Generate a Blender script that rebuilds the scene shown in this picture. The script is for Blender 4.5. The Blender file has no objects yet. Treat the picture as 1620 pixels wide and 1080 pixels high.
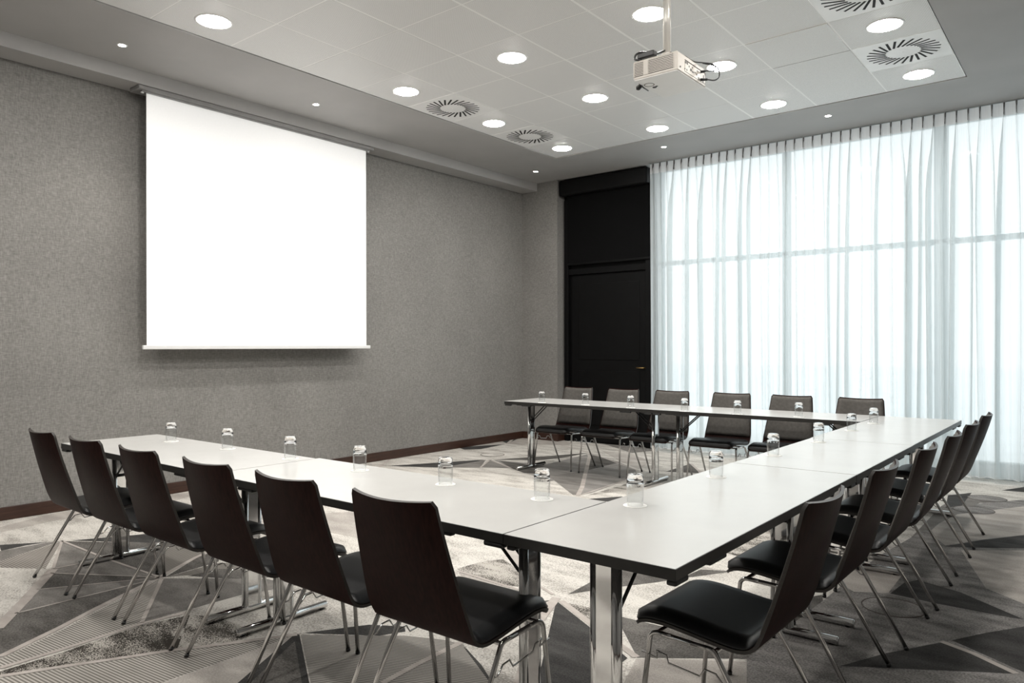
import bpy, bmesh, math, random
from mathutils import Vector, Matrix
from mathutils.geometry import tessellate_polygon
random.seed(7)
SC = bpy.context.scene
COL = SC.collection
PI = math.pi
# lighting levels
SPOT_W, R_SPOT, SKY, BEAM, LAMP, EXPO = 38, math.radians(95), 1.55, 190, 150, 0.12

# ---------------------------------------------------------------- materials
def new_mat(name):
    m = bpy.data.materials.new(name); m.use_nodes = True
    nt = m.node_tree; b = nt.nodes['Principled BSDF']
    return m, nt, b
def pmat(name, col, rough=.5, metal=0., spec=None, bump=None, vary=None, **kw):
    """principled material; vary=(scale, amount, stretch) mottles the colour, bump=(scale, strength)"""
    m, nt, b = new_mat(name)
    b.inputs['Base Color'].default_value = (*col, 1)
    b.inputs['Roughness'].default_value = rough
    b.inputs['Metallic'].default_value = metal
    if spec is not None: b.inputs['Specular IOR Level'].default_value = spec
    for k, v in kw.items(): b.inputs[k.replace('_', ' ')].default_value = v
    N = nt.nodes; L = nt.links
    if vary or bump:
        tc = N.new('ShaderNodeTexCoord')
    if vary:
        sc, amt, st = vary
        mp = N.new('ShaderNodeMapping'); mp.inputs['Scale'].default_value = st
        L.new(tc.outputs['Object'], mp.inputs[0])
        n = N.new('ShaderNodeTexNoise'); n.inputs['Scale'].default_value = sc; n.inputs['Detail'].default_value = 6
        L.new(mp.outputs[0], n.inputs['Vector'])
        r = N.new('ShaderNodeValToRGB')
        r.color_ramp.elements[0].position = .3; r.color_ramp.elements[1].position = .7
        r.color_ramp.elements[0].color = (*[c * (1 - amt) for c in col], 1)
        r.color_ramp.elements[1].color = (*[c * (1 + amt) for c in col], 1)
        L.new(n.outputs['Fac'], r.inputs[0]); L.new(r.outputs[0], b.inputs['Base Color'])
    if bump:
        n2 = N.new('ShaderNodeTexNoise'); n2.inputs['Scale'].default_value = bump[0]; n2.inputs['Detail'].default_value = 4
        L.new(tc.outputs['Object'], n2.inputs['Vector'])
        bp = N.new('ShaderNodeBump'); bp.inputs['Strength'].default_value = bump[1]; bp.inputs['Distance'].default_value = .002
        L.new(n2.outputs['Fac'], bp.inputs['Height']); L.new(bp.outputs[0], b.inputs['Normal'])
    return m
def emit(name, col, s):
    m = bpy.data.materials.new(name); m.use_nodes = True
    nt = m.node_tree; nt.nodes.clear()
    e = nt.nodes.new('ShaderNodeEmission'); e.inputs[0].default_value = (*col, 1); e.inputs[1].default_value = s
    o = nt.nodes.new('ShaderNodeOutputMaterial'); nt.links.new(e.outputs[0], o.inputs[0])
    return m

def carpet_mat(name, a, b, scale=9, lo=.35, hi=.65, fine=220, famt=.5, stripe=None, c=None):
    """two yarn colours mixed by a cloudy noise plus a fine speckle; stripe=(dx,dy,period) cuts woven bands"""
    m, nt, bs = new_mat(name)
    bs.inputs['Roughness'].default_value = .95; bs.inputs['Specular IOR Level'].default_value = .15
    N, L = nt.nodes, nt.links
    tc = N.new('ShaderNodeTexCoord')
    n1 = N.new('ShaderNodeTexNoise'); n1.inputs['Scale'].default_value = scale; n1.inputs['Detail'].default_value = 5
    n2 = N.new('ShaderNodeTexNoise'); n2.inputs['Scale'].default_value = fine; n2.inputs['Detail'].default_value = 2
    mp = N.new('ShaderNodeMapping'); mp.inputs['Scale'].default_value = (.55, 1.6, 1); mp.inputs['Rotation'].default_value = (0, 0, .6)
    L.new(tc.outputs['Object'], mp.inputs[0]); L.new(mp.outputs[0], n1.inputs['Vector']); L.new(tc.outputs['Object'], n2.inputs['Vector'])
    ad = N.new('ShaderNodeMath'); ad.operation = 'MULTIPLY_ADD'; ad.inputs[1].default_value = famt; 
    sb = N.new('ShaderNodeMath'); sb.operation = 'SUBTRACT'; sb.inputs[1].default_value = .5
    L.new(n2.outputs['Fac'], sb.inputs[0]); L.new(sb.outputs[0], ad.inputs[0]); L.new(n1.outputs['Fac'], ad.inputs[2])
    r = N.new('ShaderNodeValToRGB')
    r.color_ramp.elements[0].position = lo; r.color_ramp.elements[1].position = hi
    r.color_ramp.elements[0].color = (*a, 1); r.color_ramp.elements[1].color = (*b, 1)
    L.new(ad.outputs[0], r.inputs[0])
    out = r.outputs[0]
    if stripe:
        dx, dy, per = stripe
        l = math.hypot(dx, dy); nx, ny = -dy / l, dx / l
        sx = N.new('ShaderNodeVectorMath'); sx.operation = 'DOT_PRODUCT'; sx.inputs[1].default_value = (nx, ny, 0)
        L.new(tc.outputs['Object'], sx.inputs[0])
        k = N.new('ShaderNodeMath'); k.operation = 'MULTIPLY'; k.inputs[1].default_value = 2 * PI / per
        L.new(sx.outputs['Value'], k.inputs[0])
        s = N.new('ShaderNodeMath'); s.operation = 'SINE'; L.new(k.outputs[0], s.inputs[0])
        mr = N.new('ShaderNodeMapRange'); mr.inputs[1].default_value = -.5; mr.inputs[2].default_value = .5
        L.new(s.outputs[0], mr.inputs[0])
        mx = N.new('ShaderNodeMix'); mx.data_type = 'RGBA'
        L.new(mr.outputs[0], mx.inputs[0]); L.new(out, mx.inputs[6]); mx.inputs[7].default_value = (*c, 1)
        out = mx.outputs[2]
    L.new(out, bs.inputs['Base Color'])
    bp = N.new('ShaderNodeBump'); bp.inputs['Strength'].default_value = .35; bp.inputs['Distance'].default_value = .004
    L.new(n2.outputs['Fac'], bp.inputs['Height']); L.new(bp.outputs[0], bs.inputs['Normal'])
    return m

def wallpaper():
    m, nt, b = new_mat('woven_wallpaper')
    b.inputs['Roughness'].default_value = .8; b.inputs['Specular IOR Level'].default_value = .25
    N, L = nt.nodes, nt.links
    tc = N.new('ShaderNodeTexCoord')
    def noise(sc, st):
        mp = N.new('ShaderNodeMapping'); mp.inputs['Scale'].default_value = st
        L.new(tc.outputs['Object'], mp.inputs[0])
        n = N.new('ShaderNodeTexNoise'); n.inputs['Scale'].default_value = sc; n.inputs['Detail'].default_value = 4
        L.new(mp.outputs[0], n.inputs['Vector']); return n
    h = noise(27, (1, 1, 5)); v = noise(27, (5, 5, 1)); big = noise(1.2, (1, 1, 1))
    mu = N.new('ShaderNodeMath'); mu.operation = 'ADD'; L.new(h.outputs['Fac'], mu.inputs[0]); L.new(v.outputs['Fac'], mu.inputs[1])
    m2 = N.new('ShaderNodeMath'); m2.operation = 'MULTIPLY_ADD'; m2.inputs[1].default_value = .5
    L.new(big.outputs['Fac'], m2.inputs[0]); L.new(mu.outputs[0], m2.inputs[2])
    r = N.new('ShaderNodeValToRGB')
    r.color_ramp.elements[0].position = .95; r.color_ramp.elements[1].position = 1.55
    r.color_ramp.elements[0].color = (.147, .142, .134, 1); r.color_ramp.elements[1].color = (.295, .286, .272, 1)
    dv = N.new('ShaderNodeMath'); dv.operation = 'MULTIPLY'; dv.inputs[1].default_value = 1.0
    L.new(m2.outputs[0], dv.inputs[0])
    mr = N.new('ShaderNodeMapRange'); mr.inputs[1].default_value = .85; mr.inputs[2].default_value = 1.65
    L.new(dv.outputs[0], mr.inputs[0])
    r.color_ramp.elements[0].position = 0; r.color_ramp.elements[1].position = 1
    L.new(mr.outputs[0], r.inputs[0]); L.new(r.outputs[0], b.inputs['Base Color'])
    bp = N.new('ShaderNodeBump'); bp.inputs['Strength'].default_value = .25; bp.inputs['Distance'].default_value = .003
    L.new(mu.outputs[0], bp.inputs['Height']); L.new(bp.outputs[0], b.inputs['Normal'])
    return m

def wood(name, dark, light, rough=.35, axis='z', coat=0.):
    m, nt, b = new_mat(name)
    b.inputs['Roughness'].default_value = rough
    if coat: b.inputs['Coat Weight'].default_value = coat; b.inputs['Coat Roughness'].default_value = .2
    N, L = nt.nodes, nt.links
    tc = N.new('ShaderNodeTexCoord'); mp = N.new('ShaderNodeMapping')
    mp.inputs['Scale'].default_value = {'z': (30, 30, 1.5), 'y': (30, 1.5, 30)}[axis]
    n = N.new('ShaderNodeTexNoise'); n.inputs['Scale'].default_value = 3; n.inputs['Detail'].default_value = 6
    L.new(tc.outputs['Object'], mp.inputs[0]); L.new(mp.outputs[0], n.inputs['Vector'])
    r = N.new('ShaderNodeValToRGB'); r.color_ramp.elements[0].position = .3; r.color_ramp.elements[1].position = .7
    r.color_ramp.elements[0].color = (*dark, 1); r.color_ramp.elements[1].color = (*light, 1)
    L.new(n.outputs['Fac'], r.inputs[0]); L.new(r.outputs[0], b.inputs['Base Color'])
    return m

def perforated():
    m, nt, b = new_mat('perforated_white_metal')
    b.inputs['Roughness'].default_value = .45
    N, L = nt.nodes, nt.links
    tc = N.new('ShaderNodeTexCoord')
    mp = N.new('ShaderNodeMapping'); mp.inputs['Scale'].default_value = (1, 1, 0)
    L.new(tc.outputs['Object'], mp.inputs[0])
    v = N.new('ShaderNodeTexVoronoi'); v.inputs['Scale'].default_value = 110; v.inputs['Randomness'].default_value = 0
    L.new(mp.outputs[0], v.inputs['Vector'])
    r = N.new('ShaderNodeValToRGB'); r.color_ramp.elements[0].position = .22; r.color_ramp.elements[1].position = .3
    r.color_ramp.elements[0].color = (.40, .40, .40, 1); r.color_ramp.elements[1].color = (.88, .88, .875, 1)
    L.new(v.outputs['Distance'], r.inputs[0]); L.new(r.outputs[0], b.inputs['Base Color'])
    return m

def sheer(name, opacity, col, transl=.6):
    m = bpy.data.materials.new(name); m.use_nodes = True
    nt = m.node_tree; N, L = nt.nodes, nt.links; N.clear()
    tr = N.new('ShaderNodeBsdfTransparent'); tr.inputs[0].default_value = (.97, .99, 1, 1)
    tl = N.new('ShaderNodeBsdfTranslucent'); tl.inputs[0].default_value = (*col, 1)
    df = N.new('ShaderNodeBsdfDiffuse'); df.inputs[0].default_value = (*col, 1)
    m1 = N.new('ShaderNodeMixShader'); m1.inputs[0].default_value = transl
    L.new(df.outputs[0], m1.inputs[1]); L.new(tl.outputs[0], m1.inputs[2])
    m2 = N.new('ShaderNodeMixShader')
    # weave: threads are slightly denser here and there
    tc = N.new('ShaderNodeTexCoord'); mp = N.new('ShaderNodeMapping'); mp.inputs['Scale'].default_value = (60, 60, 2)
    n = N.new('ShaderNodeTexNoise'); n.inputs['Scale'].default_value = 2
    L.new(tc.outputs['Object'], mp.inputs[0]); L.new(mp.outputs[0], n.inputs['Vector'])
    mr = N.new('ShaderNodeMapRange'); mr.inputs[3].default_value = opacity - .1; mr.inputs[4].default_value = opacity + .1
    L.new(n.outputs['Fac'], mr.inputs[0]); L.new(mr.outputs[0], m2.inputs[0])
    L.new(tr.outputs[0], m2.inputs[1]); L.new(m1.outputs[0], m2.inputs[2])
    o = N.new('ShaderNodeOutputMaterial'); L.new(m2.outputs[0], o.inputs[0])
    return m

M = {}
M['wallpaper'] = wallpaper()
M['soffit'] = pmat('painted_plaster_grey', (.40, .392, .385), .6, vary=(2, .05, (1, 1, 1)))
M['tile'] = perforated()
M['grid'] = pmat('ceiling_grid_white', (.95, .95, .94), .4, vary=(3, .03, (1, 1, 1)))
M['gap'] = pmat('ceiling_shadow_gap', (.02, .02, .02), .9, vary=(3, .03, (1, 1, 1)))
M['white_plate'] = pmat('white_enamelled_steel', (.93, .93, .925), .22, vary=(3, .03, (1, 1, 1)))
M['slot'] = pmat('diffuser_slot_black', (.012, .012, .012), .8, vary=(30, .2, (1, 1, 1)))
M['skirt'] = wood('reddish_brown_skirting', (.026, .0105, .0065), (.055, .024, .0155), .35, 'y')
M['shellwood'] = wood('wenge_veneer', (.013, .0042, .0036), (.025, .0088, .0072), .45, 'z')
M['shellwood'].node_tree.nodes['Principled BSDF'].inputs['Specular IOR Level'].default_value = .06
M['shelledge'] = pmat('plywood_edge_dark', (.03, .026, .023), .4, vary=(60, .3, (1, 1, 12)))
M['seatfab'] = pmat('shade_black_seat_fabric', (.011, .011, .012), .42, bump=(500, .15), vary=(20, .2, (1, 1, 1)))  # same fabric as the backs, near-black with its shading put into the colour
M['backfab'] = pmat('dark_grey_upholstery', (.07, .064, .057), .75, bump=(600, .3), vary=(40, .2, (1, 1, 1)))
M['chrome'] = pmat('polished_chrome', (.78, .78, .78), .08, 1., vary=(12, .05, (1, 1, 1)))
M['chair_chrome'] = pmat('chair_tube_chrome', (.6, .59, .58), .16, 1., vary=(12, .05, (1, 1, 1)))
M['black_plastic'] = pmat('black_plastic', (.012, .012, .012), .45, vary=(30, .2, (1, 1, 1)))
M['top'] = pmat('pale_grey_laminate', (.52, .515, .50), .22, spec=.5, vary=(6, .02, (1, 1, 1)), bump=(900, .03))
M['edge'] = pmat('black_table_edging', (.014, .013, .012), .4, vary=(30, .2, (1, 1, 1)))
M['paper'] = pmat('white_coaster_paper', (.86, .855, .83), .8, bump=(400, .1), vary=(60, .02, (1, 1, 1)))
M['screen'] = pmat('matt_white_screen_cloth', (.9, .9, .9), .9, spec=.1, vary=(60, .01, (1, 1, 1)))
M['screenbar'] = pmat('white_screen_bar', (.75, .75, .75), .3, vary=(10, .02, (1, 1, 1)))
M['casing'] = pmat('grey_screen_casing', (.26, .257, .253), .5, vary=(10, .1, (1, 1, 1)))
M['proj'] = pmat('off_white_projector_plastic', (.50, .465, .42), .4, vary=(10, .03, (1, 1, 1)))
M['projwhite'] = pmat('white_projector_plastic', (.85, .85, .84), .4, vary=(10, .02, (1, 1, 1)))
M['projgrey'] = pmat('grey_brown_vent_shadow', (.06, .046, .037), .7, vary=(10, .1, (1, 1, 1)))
M['pole'] = pmat('satin_painted_pole', (.62, .60, .56), .3, .3, vary=(10, .03, (1, 1, 1)))
M['black'] = pmat('matt_black_frame', (.0028, .0028, .003), .5, spec=.15, vary=(10, .2, (1, 1, 1)))
M['blackcloth'] = pmat('blackout_cloth', (.003, .003, .0032), .9, spec=.1, vary=(40, .2, (1, 1, 1)))
M['brass'] = pmat('brass', (.5, .32, .12), .3, 1., vary=(10, .1, (1, 1, 1)))
M['frame'] = pmat('grey_window_frame', (.40, .44, .45), .45, vary=(10, .05, (1, 1, 1)))
M['back_wall'] = pmat('plain_grey_wall', (.14, .137, .132), .7, vary=(3, .05, (1, 1, 1)))
M['ground'] = pmat('pale_paving', (.93, .93, .93), .8, vary=(2, .1, (1, 1, 1)))
M['facade'] = pmat('pale_render_facade', (.62, .66, .68), .8, vary=(.5, .1, (1, 1, 1)))
M['sheer'] = sheer('sheer_white_voile', .68, (.82, .855, .862), .68)
M['pleat'] = pmat('pleat_cloth_painted_shade', (.085, .085, .085), .9, vary=(60, .2, (1, 1, 1)))  # dark grey paints in the shade of backlit folds; the cloth is white
M['tape'] = sheer('lined_curtain_heading', .9, (.80, .80, .80), .35)
M['lamp'] = emit('downlight_diffuser', (1, .97, .92), LAMP)
M['spot'] = emit('spotlight_lens', (1, .93, .82), 60)
def glassmat(name, rough=0.):
    m, nt, b = new_mat(name)
    b.inputs['Base Color'].default_value = (1, 1, 1, 1); b.inputs['Roughness'].default_value = rough
    b.inputs['Transmission Weight'].default_value = 1; b.inputs['IOR'].default_value = 1.47
    return m
M['glass'] = glassmat('clear_glass')
def thinglass():
    m = bpy.data.materials.new('clear_thin_glass'); m.use_nodes = True
    nt = m.node_tree; N, L = nt.nodes, nt.links; N.clear()
    t = N.new('ShaderNodeBsdfTransparent'); t.inputs[0].default_value = (.985, .99, .99, 1)
    g = N.new('ShaderNodeBsdfGlossy'); g.inputs['Roughness'].default_value = .02
    lw = N.new('ShaderNodeLayerWeight'); pw = N.new('ShaderNodeMath'); pw.operation = 'POWER'; pw.inputs[1].default_value = 3.2
    L.new(lw.outputs['Facing'], pw.inputs[0])
    f = N.new('ShaderNodeMath'); f.operation = 'MULTIPLY_ADD'; f.inputs[1].default_value = .85; f.inputs[2].default_value = .05; L.new(pw.outputs[0], f.inputs[0])
    x = N.new('ShaderNodeMixShader'); L.new(f.outputs[0], x.inputs[0])
    L.new(t.outputs[0], x.inputs[1]); L.new(g.outputs[0], x.inputs[2])
    o = N.new('ShaderNodeOutputMaterial'); L.new(x.outputs[0], o.inputs[0]); return m
M['thin_glass'] = thinglass()
def panemat():
    m = bpy.data.materials.new('window_pane'); m.use_nodes = True
    nt = m.node_tree; N, L = nt.nodes, nt.links; N.clear()
    t = N.new('ShaderNodeBsdfTransparent'); t.inputs[0].default_value = (.96, .985, .985, 1)
    g = N.new('ShaderNodeBsdfGlossy'); g.inputs['Roughness'].default_value = .02
    x = N.new('ShaderNodeMixShader'); x.inputs[0].default_value = .012
    L.new(t.outputs[0], x.inputs[1]); L.new(g.outputs[0], x.inputs[2])
    o = N.new('ShaderNodeOutputMaterial'); L.new(x.outputs[0], o.inputs[0]); return m
M['pane'] = panemat()
CREAM, PALE = (.50, .47, .43), (.36, .33, .30)
CM = {
 'C': carpet_mat('carpet_cream', (.30, .28, .255), (.58, .555, .515), 5, .28, .6, 110, 1.1),
 'L': carpet_mat('carpet_light_grey', (.30, .278, .256), (.46, .427, .394), 5, .3, .7, 150, .8),
 'M': carpet_mat('carpet_mid_grey', (.135, .126, .117), (.235, .222, .207), 6, .3, .7, 140, .9),
 'N': carpet_mat('carpet_soft_grey', (.19, .18, .17), (.30, .285, .268), 6, .3, .7, 140, .9),
 'G': carpet_mat('carpet_heather_grey', (.12, .114, .11), (.29, .278, .266), 7, .3, .7, 120, 1.0),
 'D': carpet_mat('carpet_dark_grey', (.06, .056, .051), (.145, .136, .127), 6, .3, .7, 120, 1.1),
 'K': carpet_mat('carpet_charcoal', (.03, .029, .028), (.068, .066, .064), 6, .3, .7, 140, .8),
 'A': carpet_mat('carpet_abraded_dark', (.035, .031, .026), (.40, .375, .34), 5, .50, .58, 170, 1.1),
 'A2': carpet_mat('carpet_abraded_light', (.06, .054, .047), (.42, .395, .36), 6, .42, .5, 170, 1.1),
 'P': carpet_mat('carpet_pale_line', (.34, .305, .28), (.46, .42, .39), 8, .3, .7, 260, .5),
}
CM['Sa'] = carpet_mat('carpet_stripe_fine', (.32, .30, .275), (.36, .335, .31), 6, .3, .7, 260, .5, (1, .04, .016), (.15, .135, .12))
CM['Sb'] = carpet_mat('carpet_stripe_far', (.24, .225, .205), (.28, .265, .24), 6, .3, .7, 260, .5, (1, .1, .013), (.11, .10, .09))
CM['Sc'] = carpet_mat('carpet_stripe_wide', (.38, .362, .33), (.45, .425, .39), 6, .3, .7, 160, .7, (1, .10, .0145), (.15, .139, .125))
CM['Sd'] = carpet_mat('carpet_stripe_tilted', (.33, .315, .29), (.40, .38, .35), 6, .3, .7, 160, .7, (1, .42, .0145), (.14, .13, .118))

# ---------------------------------------------------------------- mesh helpers
class MB:
    """collects shapes (each with a material slot) and links them as ONE mesh object"""
    def __init__(s): s.v = []; s.f = []; s.mi = []; s.sm = []
    def add(s, vs, fs, mi=0, smooth=False):
        o = len(s.v); s.v += [tuple(p) for p in vs]
        for f in fs: s.f.append([i + o for i in f]); s.mi.append(mi); s.sm.append(smooth)
    def box(s, x0, x1, y0, y1, z0, z1, mi=0, bev=0., seg=2):
        bm = bmesh.new(); bmesh.ops.create_cube(bm, size=1)
        for v in bm.verts: v.co = Vector(((x0 + x1) / 2 + v.co.x * (x1 - x0), (y0 + y1) / 2 + v.co.y * (y1 - y0), (z0 + z1) / 2 + v.co.z * (z1 - z0)))
        if bev: bmesh.ops.bevel(bm, geom=bm.edges[:], offset=bev, segments=seg, affect='EDGES', profile=.5)
        s.bm(bm, mi, False)
    def bm(s, bm, mi=0, smooth=False):
        bm.verts.ensure_lookup_table(); bm.verts.index_update()
        s.add([v.co.copy() for v in bm.verts], [[v.index for v in f.verts] for f in bm.faces], mi, smooth); bm.free()
    def tube(s, pts, r, n=12, mi=0, cap=True, closed=False):
        pts = [Vector(p) for p in pts]; k = len(pts)
        rings = []; up = None
        for i, p in enumerate(pts):
            a = pts[(i - 1) % k] if (i or closed) else p; b = pts[(i + 1) % k] if (i < k - 1 or closed) else p
            d = (b - a).normalized()
            if up is None:
                up = Vector((0, 0, 1)) if abs(d.z) < .9 else Vector((1, 0, 0))
            u = (up - d * up.dot(d)).normalized(); w = d.cross(u); up = u
            rr = r[i] if isinstance(r, (list, tuple)) else r
            rings.append([p + u * math.cos(2 * PI * j / n) * rr + w * math.sin(2 * PI * j / n) * rr for j in range(n)])
        vs = [q for g in rings for q in g]; fs = []
        for i in range(k if closed else k - 1):
            for j in range(n):
                i2 = (i + 1) % k
                fs.append([i * n + j, i * n + (j + 1) % n, i2 * n + (j + 1) % n, i2 * n + j])
        if cap and not closed:
            fs.append(list(range(n))[::-1]); fs.append([(k - 1) * n + j for j in range(n)])
        s.add(vs, fs, mi, True)
    def lathe(s, prof, cx=0, cy=0, n=32, mi=0, closed=False):
        vs = []; fs = []; m = len(prof)
        for (r, z) in prof:
            for j in range(n): vs.append((cx + r * math.cos(2 * PI * j / n), cy + r * math.sin(2 * PI * j / n), z))
        for i in range(m if closed else m - 1):
            i2 = (i + 1) % m
            for j in range(n):
                fs.append([i * n + j, i * n + (j + 1) % n, i2 * n + (j + 1) % n, i2 * n + j])
        s.add(vs, fs, mi, True)
    def disc(s, r, z, cx=0, cy=0, n=32, mi=0, up=True):
        vs = [(cx + r * math.cos(2 * PI * j / n), cy + r * math.sin(2 * PI * j / n), z) for j in range(n)]
        s.add(vs, [list(range(n)) if up else list(range(n))[::-1]], mi, False)
    def build(s, name, mats, parent=None, loc=(0, 0, 0)):
        me = bpy.data.meshes.new(name); me.from_pydata(s.v, [], s.f)
        if not isinstance(mats, (list, tuple)): mats = [mats]
        for m in mats: me.materials.append(m)
        for p, i, sm in zip(me.polygons, s.mi, s.sm): p.material_index = i; p.use_smooth = sm
        me.update()
        bm = bmesh.new(); bm.from_mesh(me)
        bmesh.ops.remove_doubles(bm, verts=bm.verts[:], dist=1e-6)
        bm.to_mesh(me); bm.free()
        o = bpy.data.objects.new(name, me); COL.objects.link(o); o.location = loc
        if parent: o.parent = parent
        return o
def tag(o, label, cat, group=None):
    o['label'] = label; o['category'] = cat
    if group: o['group'] = group
    return o
def thing(name, label, cat, loc=(0, 0, 0), rz=0., group=None):
    o = bpy.data.objects.new(name, None); COL.objects.link(o)
    o.location = loc; o.rotation_euler = (0, 0, rz); o.empty_display_size = .1
    return tag(o, label, cat, group)
def struct(o): o['kind'] = 'structure'; return o
def dup(root, loc, rz, label, group=None):
    kids = {}
    for q in bpy.data.objects:
        if q.parent: kids.setdefault(q.parent, []).append(q)
    r = root.copy(); COL.objects.link(r); r.location = loc; r.rotation_euler = (0, 0, rz); r['label'] = label
    if group: r['group'] = group
    for c in kids.get(root, []):
        d = c.copy(); COL.objects.link(d); d.parent = r
        for g in kids.get(c, []):
            e = g.copy(); COL.objects.link(e); e.parent = d
    return r
def arc(p0, p1, p2, r, n=6):
    """points of a rounded corner at p1 between p0 and p2"""
    p0, p1, p2 = Vector(p0), Vector(p1), Vector(p2)
    a = (p0 - p1).normalized(); b = (p2 - p1).normalized()
    ang = a.angle(b); t = r / math.tan(ang / 2)
    s = p1 + a * t; e = p1 + b * t; c = p1 + (a + b).normalized() * (r / math.sin(ang / 2))
    out = []
    u, v = s - c, e - c; om = u.angle(v)
    for i in range(n + 1):
        k = i / n
        out.append(c + u * (math.sin((1 - k) * om) / math.sin(om)) + v * (math.sin(k * om) / math.sin(om)))
    return out

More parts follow.
